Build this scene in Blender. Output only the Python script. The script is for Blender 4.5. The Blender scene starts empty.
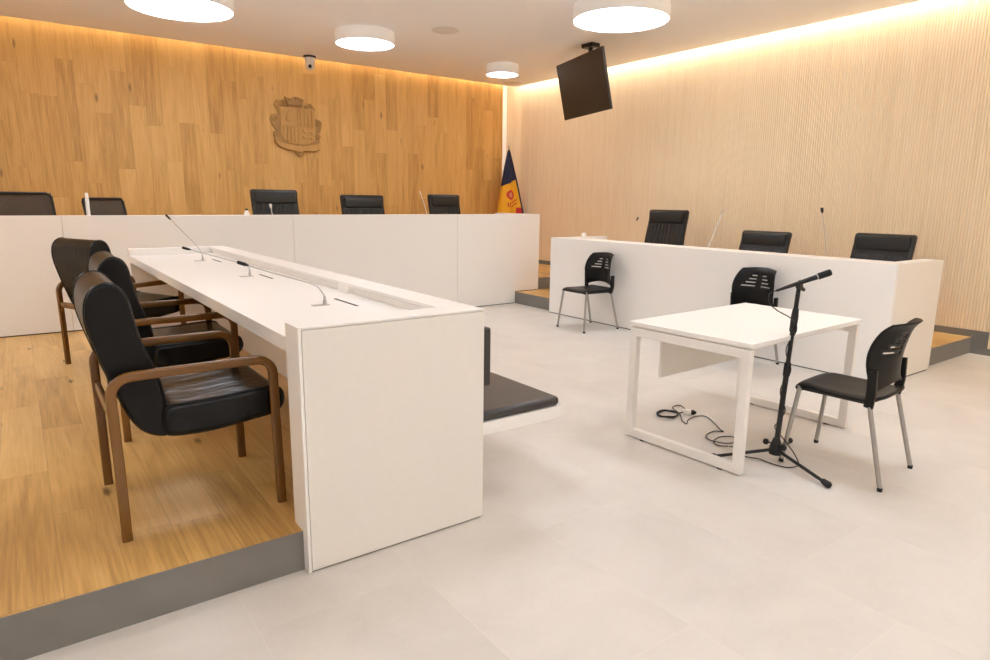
import bpy, bmesh, math, random
from mathutils import Vector, Matrix
random.seed(7)
SC = bpy.context.scene
COL = SC.collection
PI = math.pi
R = math.radians

# ------------------------------------------------------------------ materials
class NT:
    """small node-graph helper"""
    def __init__(s, name):
        s.m = bpy.data.materials.new(name); s.m.use_nodes = True
        s.t = s.m.node_tree; s.b = s.t.nodes['Principled BSDF']
    def n(s, typ, **kw):
        x = s.t.nodes.new(typ)
        for k, v in kw.items(): setattr(x, k, v)
        return x
    def put(s, sock, v):
        if isinstance(v, bpy.types.NodeSocket): s.t.links.new(v, sock)
        elif isinstance(v, (tuple, list)) and len(v) == 3 and sock.type == 'RGBA': sock.default_value = (*v, 1)
        else: sock.default_value = v
    def math(s, op, a, b=None, c=None, clamp=False):
        x = s.n('ShaderNodeMath', operation=op, use_clamp=clamp)
        for i, v in enumerate((a, b, c)):
            if v is not None: s.put(x.inputs[i], v)
        return x.outputs[0]
    def xyz(s, x, y, z):
        q = s.n('ShaderNodeCombineXYZ')
        for i, v in enumerate((x, y, z)): s.put(q.inputs[i], v)
        return q.outputs[0]
    def pos(s):
        q = s.n('ShaderNodeSeparateXYZ'); tc = s.n('ShaderNodeTexCoord')
        s.t.links.new(tc.outputs['Object'], q.inputs[0]); return q.outputs[0], q.outputs[1], q.outputs[2], tc.outputs['Object']
    def noise(s, v, scale, detail=4, rough=.55, dist=0):
        q = s.n('ShaderNodeTexNoise'); s.put(q.inputs['Vector'], v)
        for k, a in (('Scale', scale), ('Detail', detail), ('Roughness', rough), ('Distortion', dist)): q.inputs[k].default_value = a
        return q.outputs[0]
    def white(s, v):
        q = s.n('ShaderNodeTexWhiteNoise', noise_dimensions='3D'); s.put(q.inputs['Vector'], v); return q.outputs['Value']
    def mix(s, f, a, b, mode='MIX'):
        q = s.n('ShaderNodeMix', data_type='RGBA', blend_type=mode)
        s.put(q.inputs[0], f); s.put(q.inputs[6], a); s.put(q.inputs[7], b); return q.outputs[2]
    def ramp(s, f, stops):
        q = s.n('ShaderNodeValToRGB'); e = q.color_ramp.elements
        while len(e) < len(stops): e.new(.5)
        for i, (p, c) in enumerate(stops): e[i].position = p; e[i].color = (*c, 1)
        s.put(q.inputs[0], f); return q.outputs[0]
    def step(s, v, lo, hi):
        q = s.n('ShaderNodeMapRange', interpolation_type='SMOOTHSTEP'); s.put(q.inputs[0], v)
        q.inputs[1].default_value = lo; q.inputs[2].default_value = hi; return q.outputs[0]
    def bump(s, h, strength=.2, dist=.01):
        q = s.n('ShaderNodeBump'); q.inputs['Strength'].default_value = strength; q.inputs['Distance'].default_value = dist
        s.put(q.inputs['Height'], h); s.t.links.new(q.outputs[0], s.b.inputs['Normal'])
    def set(s, **kw):
        for k, v in kw.items(): s.put(s.b.inputs[k.replace('_', ' ')], v)
        return s

def plain(name, col, rough=.5, metal=0, var=.04, scale=30, bump=0, spec=.5):
    """plain colour with a little procedural unevenness"""
    g = NT(name); x, y, z, o = g.pos(); n = g.noise(o, scale, 5)
    d = tuple(c * (1 - var) for c in col); l = tuple(min(1, c * (1 + var)) for c in col)
    g.set(Base_Color=g.ramp(n, [(.3, d), (.7, l)]), Roughness=rough, Metallic=metal)
    g.b.inputs['Specular IOR Level'].default_value = spec
    if bump: g.bump(n, bump, .004)
    return g.m

def emis(name, col, s):
    g = NT(name); g.set(Base_Color=(.9, .9, .9), Emission_Color=col, Emission_Strength=s); return g.m

def planks(name, ui, vi, w, L, dark, mid, light, rough, knots=1.0, spread=.5, seam=.72):
    """oak boards: ui = axis across a board, vi = axis along it"""
    g = NT(name); p = g.pos(); u, v = p[ui], p[vi]
    iu = g.math('FLOOR', g.math('DIVIDE', u, w))
    off = g.math('MULTIPLY', g.white(g.xyz(iu, 3.7, 1.3)), L)
    vs = g.math('ADD', v, off)
    jv = g.math('FLOOR', g.math('DIVIDE', vs, L))
    rnd = g.white(g.xyz(iu, jv, 5.1)); rnd2 = g.white(g.xyz(iu, jv, 9.4))
    sh = g.math('MULTIPLY', rnd, 37.0)
    fine = g.noise(g.xyz(g.math('MULTIPLY', u, 75), g.math('MULTIPLY', v, 2.2), sh), 1, 7, .65, .3)
    broad = g.noise(g.xyz(g.math('MULTIPLY', u, 9), g.math('MULTIPLY', v, 1.0), sh), 1, 3, .5, 1.2)
    f = g.math('ADD', g.math('MULTIPLY', fine, .55), g.math('MULTIPLY', broad, .45))
    f = g.math('ADD', f, g.math('MULTIPLY', g.math('SUBTRACT', rnd2, .5), spread * .42))
    c = g.ramp(f, [(.28, dark), (.5, mid), (.72, light)])
    vo = g.n('ShaderNodeTexVoronoi'); g.put(vo.inputs['Vector'], g.xyz(g.math('MULTIPLY', u, 6), g.math('MULTIPLY', v, 2.0), sh)); vo.inputs['Scale'].default_value = 1
    k = g.math('SUBTRACT', 1.0, g.step(g.math('ADD', vo.outputs['Distance'], g.math('MULTIPLY', g.math('SUBTRACT', fine, .5), .12)), .05, .16))
    k = g.math('MULTIPLY', k, g.math('GREATER_THAN', g.n('ShaderNodeSeparateColor').outputs[0] if False else g.white(vo.outputs['Position']), .45))
    c = g.mix(g.math('MULTIPLY', k, .75 * knots), c, tuple(q * .42 for q in dark))
    fu = g.math('FRACT', g.math('DIVIDE', u, w)); fv = g.math('FRACT', g.math('DIVIDE', vs, L))
    s1 = g.math('LESS_THAN', fu, .0022 / w); s2 = g.math('LESS_THAN', fv, .0022 / L)
    c = g.mix(g.math('MULTIPLY', g.math('MAXIMUM', s1, s2), 1 - seam), c, tuple(q * .35 for q in dark))
    g.set(Base_Color=c, Roughness=rough); g.bump(fine, .06, .003)
    return g.m

def floor_tiles():
    g = NT('grey_stone_tile'); x, y, z, o = g.pos(); W, L = .63, 1.255
    u = g.math('DIVIDE', g.math('SUBTRACT', x, .53), W); iu = g.math('FLOOR', u)
    par = g.math('FLOORED_MODULO', iu, 2.0)
    v = g.math('DIVIDE', g.math('ADD', g.math('SUBTRACT', y, .838), g.math('MULTIPLY', par, .835)), L); jv = g.math('FLOOR', v)
    rnd = g.white(g.xyz(iu, jv, 2.2))
    cl = g.noise(g.xyz(g.math('ADD', x, g.math('MULTIPLY', rnd, 9)), y, z), 2.2, 7, .62, .4)
    fi = g.noise(o, 45, 5, .7)
    f = g.math('ADD', g.math('ADD', g.math('MULTIPLY', cl, .75), g.math('MULTIPLY', fi, .25)), g.math('MULTIPLY', g.math('SUBTRACT', rnd, .5), .06))
    c = g.ramp(f, [(.3, (.60, .565, .525)), (.5, (.66, .625, .585)), (.7, (.715, .68, .64))])
    fu = g.math('FRACT', u); fv = g.math('FRACT', v)
    s = g.math('MAXIMUM', g.math('LESS_THAN', fu, .0035 / W), g.math('LESS_THAN', fv, .0035 / L))
    c = g.mix(g.math('MULTIPLY', s, .5), c, (.76, .71, .65))
    g.set(Base_Color=c, Roughness=g.math('ADD', .36, g.math('MULTIPLY', cl, .2))); g.bump(fi, .04, .003)
    return g.m

M = {}
M['tile'] = floor_tiles()
M['oak_floor'] = planks('oak_floor', 0, 1, .19, 1.25, (.40, .22, .066), (.62, .375, .125), (.74, .49, .195), .36, 1.3, .6, .6)
M['oak_wall'] = planks('oak_wall_boards', 0, 2, .195, 1.22, (.46, .245, .068), (.66, .39, .118), (.77, .49, .18), .5, 1.0, .48, .7)
M['slat'] = planks('pale_slat_wood', 1, 2, .0285, 5.0, (.80, .655, .455), (.88, .735, .525), (.92, .79, .595), .55, 0, .35, 1.0)
M['slat_gap'] = plain('slat_backing', (.76, .62, .44), .7)
M['riser'] = plain('grey_riser', (.20, .19, .175), .5, var=.06, scale=6)
M['white'] = plain('white_laminate', (.85, .835, .81), .42, var=.003, scale=3)
M['white_edge'] = plain('cream_laminate_edge', (.78, .75, .70), .45, var=.01)
M['paint'] = plain('white_paint', (.80, .78, .75), .8, var=.01)
M['ceil'] = plain('ceiling_paint', (.93, .925, .915), .9, var=.01)
M['wallp'] = plain('pale_wall_paint', (.90, .89, .87), .8, var=.01)
M['gap'] = plain('dark_joint', (.05, .045, .04), .8)
M['steel_white'] = plain('white_powder_coat', (.82, .79, .75), .4, var=.01)
def leather(name, col, rough, spec, wrinkle):
    g = NT(name); x, y, z, o = g.pos(); fi = g.noise(o, 110, 4)
    wr = g.noise(g.xyz(g.math('MULTIPLY', x, 5), g.math('MULTIPLY', y, 16), g.math('MULTIPLY', z, 6)), 1, 3, .5, .8)
    g.set(Base_Color=g.ramp(fi, [(.3, tuple(c * .7 for c in col)), (.7, tuple(c * 1.3 for c in col))]), Roughness=g.math('ADD', rough - .05, g.math('MULTIPLY', fi, .1)))
    g.b.inputs['Specular IOR Level'].default_value = spec
    g.bump(g.math('ADD', g.math('MULTIPLY', fi, .012), g.math('MULTIPLY', wr, wrinkle)), .35, .02)
    return g.m
M['leather'] = leather('black_leather', (.0045, .004, .004), .25, .30, .75)
M['leather_matt'] = leather('black_worn_leather', (.0045, .004, .004), .36, .24, .35)
M['leather_office'] = leather('black_office_leather', (.010, .009, .008), .36, .42, .4)
M['vinyl'] = plain('charcoal_vinyl', (.035, .029, .026), .36, var=.15, scale=120, bump=.08, spec=.55)
M['plastic'] = plain('black_plastic', (.007, .006, .0055), .42, var=.15, scale=160, bump=.05, spec=.25)
M['rubber'] = plain('black_rubber', (.012, .012, .012), .7)
M['chairwood'] = planks('walnut_stained_beech', 1, 0, .5, 3, (.100, .040, .008), (.170, .074, .015), (.24, .115, .028), .24, 0, .2, 1.0)
M['metal'] = plain('grey_metal', (.42, .40, .375), .35, .85, var=.03)
M['chrome'] = plain('chrome', (.72, .70, .68), .18, 1.0, var=.02)
M['neck'] = plain('grey_gooseneck', (.50, .48, .46), .42, .6, var=.03)
M['black_metal'] = plain('black_metal', (.012, .012, .012), .38, .2)
M['foam'] = plain('black_foam', (.02, .02, .02), .9, var=.3, scale=300)
M['screen'] = plain('dark_screen', (.016, .011, .008), .42, var=.05)
M['bezel'] = plain('black_bezel', (.016, .014, .012), .4)
M['lamp'] = emis('lamp_diffuser', (.94, 1, 1.08), 12)
M['carved'] = planks('carved_oak', 0, 2, .4, 3, (.44, .235, .065), (.56, .32, .095), (.64, .39, .13), .5, 0, .1, 1.0)
M['opal'] = emis('opal_lamp_side', (1, .97, .92), .08)
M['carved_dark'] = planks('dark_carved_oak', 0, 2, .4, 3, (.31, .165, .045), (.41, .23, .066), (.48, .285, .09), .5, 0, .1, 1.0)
M['white_plastic'] = plain('white_plastic', (.80, .79, .77), .35, var=.01)
M['lens'] = plain('black_glass_lens', (.006, .006, .007), .1)
M['cable'] = plain('black_cable', (.015, .014, .014), .55)
M['paper'] = plain('white_paper', (.85, .84, .81), .8)
M['tag'] = plain('speaker_grille', (.74, .71, .66), .8, var=.1, scale=400)
def mesh_fabric():
    g = NT('see_through_chair_mesh'); tr = g.n('ShaderNodeBsdfTransparent'); mx = g.n('ShaderNodeMixShader')
    g.set(Base_Color=(.045, .037, .032), Roughness=.75)
    g.t.links.new(tr.outputs[0], mx.inputs[1]); g.t.links.new(g.b.outputs[0], mx.inputs[2])
    x, y, z, o = g.pos()
    mx.inputs[0].default_value = .72
    g.t.links.new(mx.outputs[0], g.t.nodes['Material Output'].inputs[0]); return g.m
M['mesh'] = mesh_fabric()

# ------------------------------------------------------------------ geometry
def cat(pts, n=6, closed=False):
    """Catmull-Rom through the points"""
    P = [Vector(p) for p in pts]; out = []; N = len(P)
    if N < 3: return P
    for i in range(N if closed else N - 1):
        g = (lambda k: P[k % N]) if closed else (lambda k: P[max(0, min(N - 1, k))])
        a, b, c, d = g(i - 1), g(i), g(i + 1), g(i + 2)
        for j in range(n):
            t = j / n
            out.append(.5 * ((2 * b) + (c - a) * t + (2 * a - 5 * b + 4 * c - d) * t * t + (3 * b - a - 3 * c + d) * t ** 3))
    if not closed: out.append(P[-1])
    return out

class G:
    def __init__(s): s.v = []; s.f = []; s.mi = []
    def add(s, vs, fs, mi=0):
        k = len(s.v); s.v += [Vector(v) for v in vs]
        for f in fs: s.f.append([i + k for i in f]); s.mi.append(mi)
        return s
    def box(s, x0, x1, y0, y1, z0, z1, mi=0, top=None):
        vs = [(x, y, z) for z in (z0, z1) for x, y in ((x0, y0), (x1, y0), (x1, y1), (x0, y1))]
        fs = [(3, 2, 1, 0), (4, 5, 6, 7), (0, 1, 5, 4), (1, 2, 6, 5), (2, 3, 7, 6), (3, 0, 4, 7)]
        s.add(vs, fs, mi)
        if top is not None: s.mi[-5] = top
        return s
    def prism(s, prof, axis, a, b, mi=0):
        """closed 2-D profile swept along axis from a to b"""
        def mk(p, t):
            return {'x': (t, p[0], p[1]), 'y': (p[0], t, p[1]), 'z': (p[0], p[1], t)}[axis]
        n = len(prof); vs = [mk(p, a) for p in prof] + [mk(p, b) for p in prof]
        fs = [tuple(range(n))[::-1], tuple(range(n, 2 * n))] + [(i, (i + 1) % n, n + (i + 1) % n, n + i) for i in range(n)]
        return s.add(vs, fs, mi)
    def tube(s, pts, r, n=10, closed=False, mi=0, flat=None, up=None):
        """round (or flat=(w,h)) tube along points; r may be a list"""
        P = [Vector(p) for p in pts]; N = len(P); vs = []; fs = []
        ref = Vector(up) if up else None; prev = None
        for i in range(N):
            if closed: t = P[(i + 1) % N] - P[i - 1]
            else: t = P[min(i + 1, N - 1)] - P[max(i - 1, 0)]
            t.normalize()
            if ref: a = ref - t * ref.dot(t)
            elif prev is None:
                a = Vector((0, 0, 1)) if abs(t.z) < .9 else Vector((1, 0, 0)); a = a - t * a.dot(t)
            else: a = prev - t * prev.dot(t)
            a.normalize(); prev = a; b = t.cross(a)
            rr = r[i] if isinstance(r, (list, tuple)) else r
            for k in range(n):
                an = 2 * PI * k / n; ca, sa = math.cos(an), math.sin(an)
                if flat:
                    e = .45
                    ca = math.copysign(abs(ca) ** e, ca) * flat[0]; sa = math.copysign(abs(sa) ** e, sa) * flat[1]
                else: ca *= rr; sa *= rr
                vs.append(P[i] + a * ca + b * sa)
        for i in range(N if closed else N - 1):
            for k in range(n):
                j = (i + 1) % N; fs.append((i * n + k, i * n + (k + 1) % n, j * n + (k + 1) % n, j * n + k))
        if not closed: fs += [tuple(range(n))[::-1], tuple(range((N - 1) * n, N * n))]
        return s.add(vs, fs, mi)
    def lathe(s, prof, c=(0, 0, 0), n=32, mi=0, axis=None):
        """profile [(r,z)...] about z through c, or about the direction axis"""
        q = Vector(axis).normalized().to_track_quat('Z', 'Y') if axis else None
        vs = []; fs = []; c = Vector(c)
        for r, z in prof:
            for k in range(n):
                p = Vector((r * math.cos(2 * PI * k / n), r * math.sin(2 * PI * k / n), z))
                vs.append(c + (q @ p if q else p))
        m = len(prof)
        for i in range(m - 1):
            for k in range(n): fs.append((i * n + k, i * n + (k + 1) % n, (i + 1) * n + (k + 1) % n, (i + 1) * n + k))
        fs += [tuple(range(n))[::-1], tuple(range((m - 1) * n, m * n))]
        return s.add(vs, fs, mi)
    def xf(s, mat):
        s.v = [mat @ v for v in s.v]; return s
    def build(s, name, mats, parent=None, off=(0, 0, 0), bevel=0, seg=2, smooth=False, sub=0, solid=0, ang=35, label=None):
        me = bpy.data.meshes.new(name); o_ = Vector(off)
        me.from_pydata([tuple(v - o_) for v in s.v], [], s.f)
        for m in (mats if isinstance(mats, (list, tuple)) else [mats]): me.materials.append(m)
        for p, i in zip(me.polygons, s.mi): p.material_index = i
        bm = bmesh.new(); bm.from_mesh(me); bmesh.ops.recalc_face_normals(bm, faces=bm.faces); bm.to_mesh(me); bm.free()
        if smooth or bevel or sub:
            me.polygons.foreach_set('use_smooth', [True] * len(me.polygons))
            if not sub:
                me.set_sharp_from_angle(angle=R(ang))
        o = bpy.data.objects.new(name, me); COL.objects.link(o)
        if solid:
            md = o.modifiers.new('t', 'SOLIDIFY'); md.thickness = solid; md.offset = 0
        if bevel:
            md = o.modifiers.new('b', 'BEVEL'); md.width = bevel; md.segments = seg; md.limit_method = 'ANGLE'; md.angle_limit = R(40)
        if sub:
            md = o.modifiers.new('s', 'SUBSURF'); md.levels = sub; md.render_levels = sub
        if parent: o.parent = parent
        else: o.location = o_
        if label: o['label'] = label
        return o

def tag(o, label, cat_, group=None):
    o['label'] = label; o['category'] = cat_
    if group: o['group'] = group
    return o
def thing(name, label, cat_, loc=(0, 0, 0), rz=0, group=None):
    o = bpy.data.objects.new(name, None); COL.objects.link(o); o.empty_display_size = .1
    o.location = loc; o.rotation_euler = (0, 0, rz); return tag(o, label, cat_, group)
def struct(o): o['kind'] = 'structure'; return o
def copy_thing(root, loc, rz, label):
    """copy a thing with its parts and their sub-parts"""
    r = root.copy(); COL.objects.link(r); r.location = loc; r.rotation_euler = (0, 0, rz); r['label'] = label
    for ch in list(root.children):
        c = ch.copy(); COL.objects.link(c); c.parent = r
        for g in list(ch.children):
            d = g.copy(); COL.objects.link(d); d.parent = c
    return r

# ------------------------------------------------------------------ setting
XW, YB, ZC = 7.75, 10.05, 3.5          # slatted wall, oak wall, ceiling
XL, YF = -3.6, -3.2
DZ, DZ2 = .167, .336                    # low and high platform tops
YD = 7.48                               # face of the big desk at the back
struct(G().box(XL, XW + .2, YF, 10.5, -.2, 0).build('floor', M['tile']))
# ceiling: lowered slab with an open cove along the oak wall and the slatted wall
X0, Y0 = XL + .11, YF + .11  # gap also left along the unseen walls for the added fill strips
g = G().box(X0, 7.65, Y0, 9.94, ZC, ZC + .05).box(XL, XW + .2, YF, 10.5, 3.82, 3.95)
struct(g.build('ceiling', M['ceil']))
struct(G().box(XL, 7.43, YB, YB + .12, 0, 3.82).build('wall_back', M['oak_wall']))
struct(G().box(7.0, XW + .2, 10.36, 10.5, 0, 3.95).build('wall_corner', M['paint']))
struct(G().box(XL - .15, XL, YF, 10.5, 0, 3.95).build('wall_left', M['wallp']))
struct(G().box(XL - .15, XW + .2, YF - .15, YF, 0, 3.95).build('wall_front', M['wallp']))
# slatted wall: backing sheet and vertical slats, cut round the platform's end
g = G().box(XW + .012, XW + .15, YF, 10.36, 0, 3.82, mi=1)
y = YF + .01; P_ = .0285
while y < 10.34:
    z0 = .235 if y > 2.27 else .07
    if y > 7.4: z0 = DZ2 + .07
    g.prism([(XW + .004, y + .006), (XW + .004, y + .019), (XW + .013, y + .0250), (XW + .013, y)], 'z', z0, 3.8)
    y += P_
struct(g.build('wall_right', [M['slat'], M['slat_gap']]))
g = G().box(XW - .008, XW + .012, YF, 2.27, 0, .068).box(XW - .008, XW + .012, 2.27, 2.41, 0, .233).box(XW - .008, XW + .012, 2.41, 7.55, DZ, .233).box(XW - .008, XW + .012, 7.52, 10.36, DZ2, DZ2 + .068)
struct(g.build('baseboard_right', M['riser']))
# platforms: oak top on grey risers
def dais(boxes, name='dais'):
    g = G()
    for b in boxes: g.box(*b, mi=1, top=0)
    return struct(g.build(name, [M['oak_floor'], M['riser']]))
dais([(XL, .80, 2.385, 2.48, 0, DZ), (XL, 1.50, 2.48, 7.48, 0, DZ)])
dais([(5.80, XW - .008, 2.41, 7.53, 0, DZ)])
dais([(XL, XW - .008, 7.535, YB, 0, DZ2), (7.43, XW - .008, YB, 10.36, 0, DZ2)])
# thin aluminium nosing on the left platform's front edge
struct(G().box(XL, .798, 2.381, 2.386, DZ - .012, DZ + .001).build('trim_1', M['riser']))

# ------------------------------------------------------------------ lamps
def ceiling_lamp(x, y, r, h, label):
    t = thing('ceiling_lamp', label, 'ceiling lamp', (x, y, ZC), 0, 'round ceiling lamps')
    zb = -h
    G().lathe([(r - .03, 0), (r, -.001), (r, zb), (r - .012, zb - .004), (r - .012, zb + .012), (r - .03, zb + .012)], n=64).build('housing', M['opal'], t, smooth=True)
    n = 64; G().add([((r - .013) * math.cos(2 * PI * k / n), (r - .013) * math.sin(2 * PI * k / n), zb + .002) for k in range(n)], [tuple(range(n))[::-1]]).build('diffuser', M['lamp'], t)
ceiling_lamp(1.60, 7.73, .51, .14, 'large white drum lamp on the ceiling cut by the top edge of the photo')
ceiling_lamp(3.76, 7.99, .365, .14, 'medium white drum lamp on the ceiling beside the flat ceiling speaker')
ceiling_lamp(6.28, 8.52, .25, .14, 'smallest white drum lamp, on the ceiling near the corner with the flag')
ceiling_lamp(5.43, 5.26, .51, .14, 'large white drum lamp on the ceiling just above the hanging television')
ceiling_lamp(1.5, 3.4, .40, .14, 'added drum lamp for fill light over the three wooden armchairs, out of the photo')  # from here down: unseen lamps, added to brighten the room
ceiling_lamp(4.2, 1.8, .51, .14, 'added drum lamp for fill light over the small white table, out of the photo')
ceiling_lamp(-1.6, 5.6, .51, .14, 'added drum lamp for fill light over the left platform, out of the photo')
ceiling_lamp(.8, -.4, .51, .14, 'added drum lamp for fill light above the photographer, out of the photo')
ceiling_lamp(4.8, -1.4, .51, .14, 'added drum lamp for fill light at the rear, out of the photo')

def strip(name, loc, size, dirv, power, col):
    l = bpy.data.lights.new(name, 'AREA'); l.shape = 'RECTANGLE'; l.size, l.size_y = size; l.energy = power; l.color = col
    o = bpy.data.objects.new(name, l); COL.objects.link(o); o.location = loc
    d = Vector(dirv).normalized(); z = -d
    x = Vector((1, 0, 0)) if abs(d.y) > abs(d.x) else Vector((0, 1, 0))
    if name == 'corner_strip': x = Vector((0, 0, 1))
    yv = z.cross(x).normalized()
    o.rotation_euler = Matrix((x, yv, z)).transposed().to_euler()
    return o
WARM = (1, .92, .80)
strip('cove_and_fill_strip', ((XL + 7.43) / 2, 9.955, 3.78), (7.43 - XL - .1, .03), (0, .5, -1), 34, WARM)
strip('cove_and_fill_strip', (7.665, (YF + 9.9) / 2, 3.78), (9.9 - YF, .03), (.5, 0, -1), 145, (1, .94, .84))
strip('cove_and_fill_strip', ((XL + XW) / 2, YF + .09, 3.78), (XW - XL - .3, .03), (0, -.5, -1), 60, (.97, 1, 1.05))  # fill strip added over the unseen rear wall to brighten the room
strip('cove_and_fill_strip', (XL + .09, (YF + YB) / 2, 3.78), (YB - YF - .3, .03), (-.5, 0, -1), 150, (.97, 1, 1.05))  # fill strip added over the unseen left wall, bounces light inward
strip('corner_strip', (7.44, 10.24, 1.95), (3.0, .03), (1, .1, 0), 1.2, (1, .85, .66))

# small things on the ceiling
o = G().lathe([(.16, 0), (.165, -.004), (.15, -.010), (.0, -.011)], n=40).build('ceiling_speaker', M['tag'], off=(0, 0, 0), smooth=True)
o.location = (4.49, 7.28, ZC); tag(o, 'flat round cream speaker in the ceiling between the medium lamp and the television', 'ceiling speaker', 'ceiling speakers')
o2 = o.copy(); COL.objects.link(o2); o2.location = (7.35, 9.66, ZC); o2['label'] = 'flat round speaker in the ceiling at the room corner above the flag'
t = thing('security_camera', 'small white dome security camera on the ceiling above the carved coat of arms', 'camera', (3.72, 9.78, ZC))
G().lathe([(.0, 0), (.088, 0), (.09, -.012), (.088, -.024), (0, -.024)], n=32).build('mounting_ring', M['bezel'], t, smooth=True)
G().lathe([(.0, -.024), (.078, -.025), (.072, -.06), (.066, -.10), (0, -.101)], n=32).build('housing', M['white_plastic'], t, smooth=True)
b = G().lathe([(.001, .074)] + [(.068 * math.cos(R(a)), .068 * math.sin(R(a)) + .006) for a in range(80, -91, -14)], (0, 0, -.135), 28).build('camera_ball', M['white_plastic'], t, smooth=True)
dv = Vector((-.30, -.82, -.30)).normalized()
G().lathe([(.026, 0), (.026, .009), (.02, .011), (0, .009)], Vector((0, 0, -.129)) + dv * .062, 20, axis=dv).build('lens', M['lens'], b, smooth=True, label='black lens')

# ------------------------------------------------------------------ television
q = (6.137, 6.583, 2.936); ya, ti = 2.857, .216; w = 1.291; h = w * 9 / 16
n = Vector((math.cos(ya) * math.cos(ti), math.sin(ya) * math.cos(ti), -math.sin(ti))); sx = Vector((0, 0, 1)).cross(n).normalized(); up = n.cross(sx)
RM = Matrix((n, sx, up)).transposed().to_4x4()      # local x = screen normal, y = width, z = up
TV = Matrix.Translation(q) @ RM
t = thing('television', 'large black television hanging tilted from the ceiling before the slatted wall', 'television', q)
loc = lambda gg: gg.xf(TV)
loc(G().box(-.032, -.004, -w / 2, w / 2, -h / 2, h / 2)).build('casing', M['bezel'], t, off=q, bevel=.004)
loc(G().box(-.004, 0, -w / 2 + .012, w / 2 - .012, -h / 2 + .018, h / 2 - .012)).build('screen', M['screen'], t, off=q)
loc(G().box(-.004, .0012, -w / 2, w / 2, -h / 2, -h / 2 + .018).box(-.004, .0012, -w / 2, w / 2, h / 2 - .012, h / 2).box(-.004, .0012, -w / 2, -w / 2 + .012, -h / 2, h / 2).box(-.004, .0012, w / 2 - .012, w / 2, -h / 2, h / 2)).build('bezel', M['bezel'], t, off=q)
loc(G().box(-.10, -.032, -.26, .26, -.2, .2)).build('rear_housing', M['bezel'], t, off=q, bevel=.01)
bx = TV @ Vector((-.20, .05, 0)); bx.x, bx.y = 6.36, 6.68
g = G().tube([(bx.x, bx.y, bx.z - .05), (bx.x, bx.y, ZC)], .028, 14).box(bx.x - .07, bx.x + .07, bx.y - .10, bx.y + .10, ZC - .05, ZC)
g.tube([TV @ Vector((-.09, 0, .02)), (bx.x, bx.y, bx.z)], .03, 10)
g.build('ceiling_bracket', M['black_metal'], t, off=q, smooth=True)

# ------------------------------------------------------------------ carved coat of arms on the oak wall
cx, cz = 3.565, 2.52
out = [(260,100),(300,112),(340,92),(380,102),(416,115),(405,150),(402,182),(425,188),(424,160),(455,148),(490,158),(511,190),(497,222),(502,264),(546,274),(557,312),(541,374),(512,386),(506,404),(541,416),(536,450),(546,480),(535,528),(482,548),(402,548),(400,575),(365,596),(330,575),(328,552),(260,543),(190,518),(158,480),(161,450),(154,410),(188,394),(150,350),(134,290),(146,255),(200,250),(196,216),(170,172),(190,134),(232,134),(248,166),(276,182),(270,150)]
sx_, sz_ = .78 / 422, .88 / 504
wv = lambda p: (cx + (p[0] - 345) * sx_, cz + (344 - p[1]) * sz_)
YC = YB - .0005
t = thing('coat_of_arms', 'carved wooden coat of arms fixed on the oak wall above the leather chairs', 'coat of arms', (cx, YC, cz - .44))
of = (cx, YC, cz - .44)
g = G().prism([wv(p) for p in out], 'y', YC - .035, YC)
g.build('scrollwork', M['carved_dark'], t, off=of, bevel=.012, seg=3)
def pr(pts, d0, d1, gg): return gg.prism([wv(p) for p in pts], 'y', YC - d1, YC - d0)
g = G()
pr([(214,190),(498,190),(498,400),(488,455),(440,487),(362,492),(285,487),(226,455),(214,400)], .03, .05, g)
sh = g.build('shield', M['carved'], t, off=of, bevel=.006)
def bar(gg, x0, x1, z0, z1, d=.06): return pr([(x0, z0), (x1, z0), (x1, z1), (x0, z1)], .045, d, gg)
g = G(); bar(g, 352, 360, 192, 490, .062); bar(g, 216, 496, 338, 346, .062); g.build('quarter_cross', M['carved'], sh, bevel=.002)
bpy.data.objects['quarter_cross'].data.transform(Matrix.Translation(-Vector(of)))
def sub(gg, nm):
    o = gg.build(nm, M['carved'], sh, off=of, bevel=.003); return o
g = G()
for a in (376, 408, 440, 470): bar(g, a, a + 16, 200, 334, .066)
sub(g, 'upper_pales')
g = G()
for a in (232, 262, 292, 322): bar(g, a, a + 14, 352, 468, .066)
sub(g, 'lower_pales')
g = G(); pr([(262,300),(258,262),(286,214),(314,262),(310,300),(286,306)], .045, .068, g); sub(g, 'mitre')
g = G()
for zc_ in (378, 428): pr([(390,zc_),(398,zc_-14),(410,zc_-8),(452,zc_-12),(470,zc_-4),(472,zc_+20),(462,zc_+22),(456,zc_+8),(418,zc_+10),(410,zc_+24),(400,zc_+22),(402,zc_+4)], .045, .066, g)
sub(g, 'cattle')
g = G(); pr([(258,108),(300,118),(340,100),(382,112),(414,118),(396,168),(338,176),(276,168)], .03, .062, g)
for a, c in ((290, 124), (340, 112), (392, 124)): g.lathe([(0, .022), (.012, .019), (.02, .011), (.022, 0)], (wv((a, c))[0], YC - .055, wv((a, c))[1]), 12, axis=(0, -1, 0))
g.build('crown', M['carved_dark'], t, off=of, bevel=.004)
g = G(); pr([(162,462),(205,486),(270,496),(345,506),(362,496),(380,506),(450,496),(505,484),(542,462),(532,524),(480,544),(395,545),(365,560),(335,548),(262,538),(192,512)], .03, .06, g); g.build('ribbon', M['carved'], t, off=of, bevel=.005)
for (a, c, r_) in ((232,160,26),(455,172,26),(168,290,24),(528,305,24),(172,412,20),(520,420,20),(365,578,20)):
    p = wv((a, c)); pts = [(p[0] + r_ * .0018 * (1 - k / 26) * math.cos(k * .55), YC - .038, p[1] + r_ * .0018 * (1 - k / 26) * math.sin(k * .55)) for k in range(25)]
    G().tube(pts, .011, 8).build('scroll', M['carved_dark'], t, off=of, smooth=True)


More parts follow.
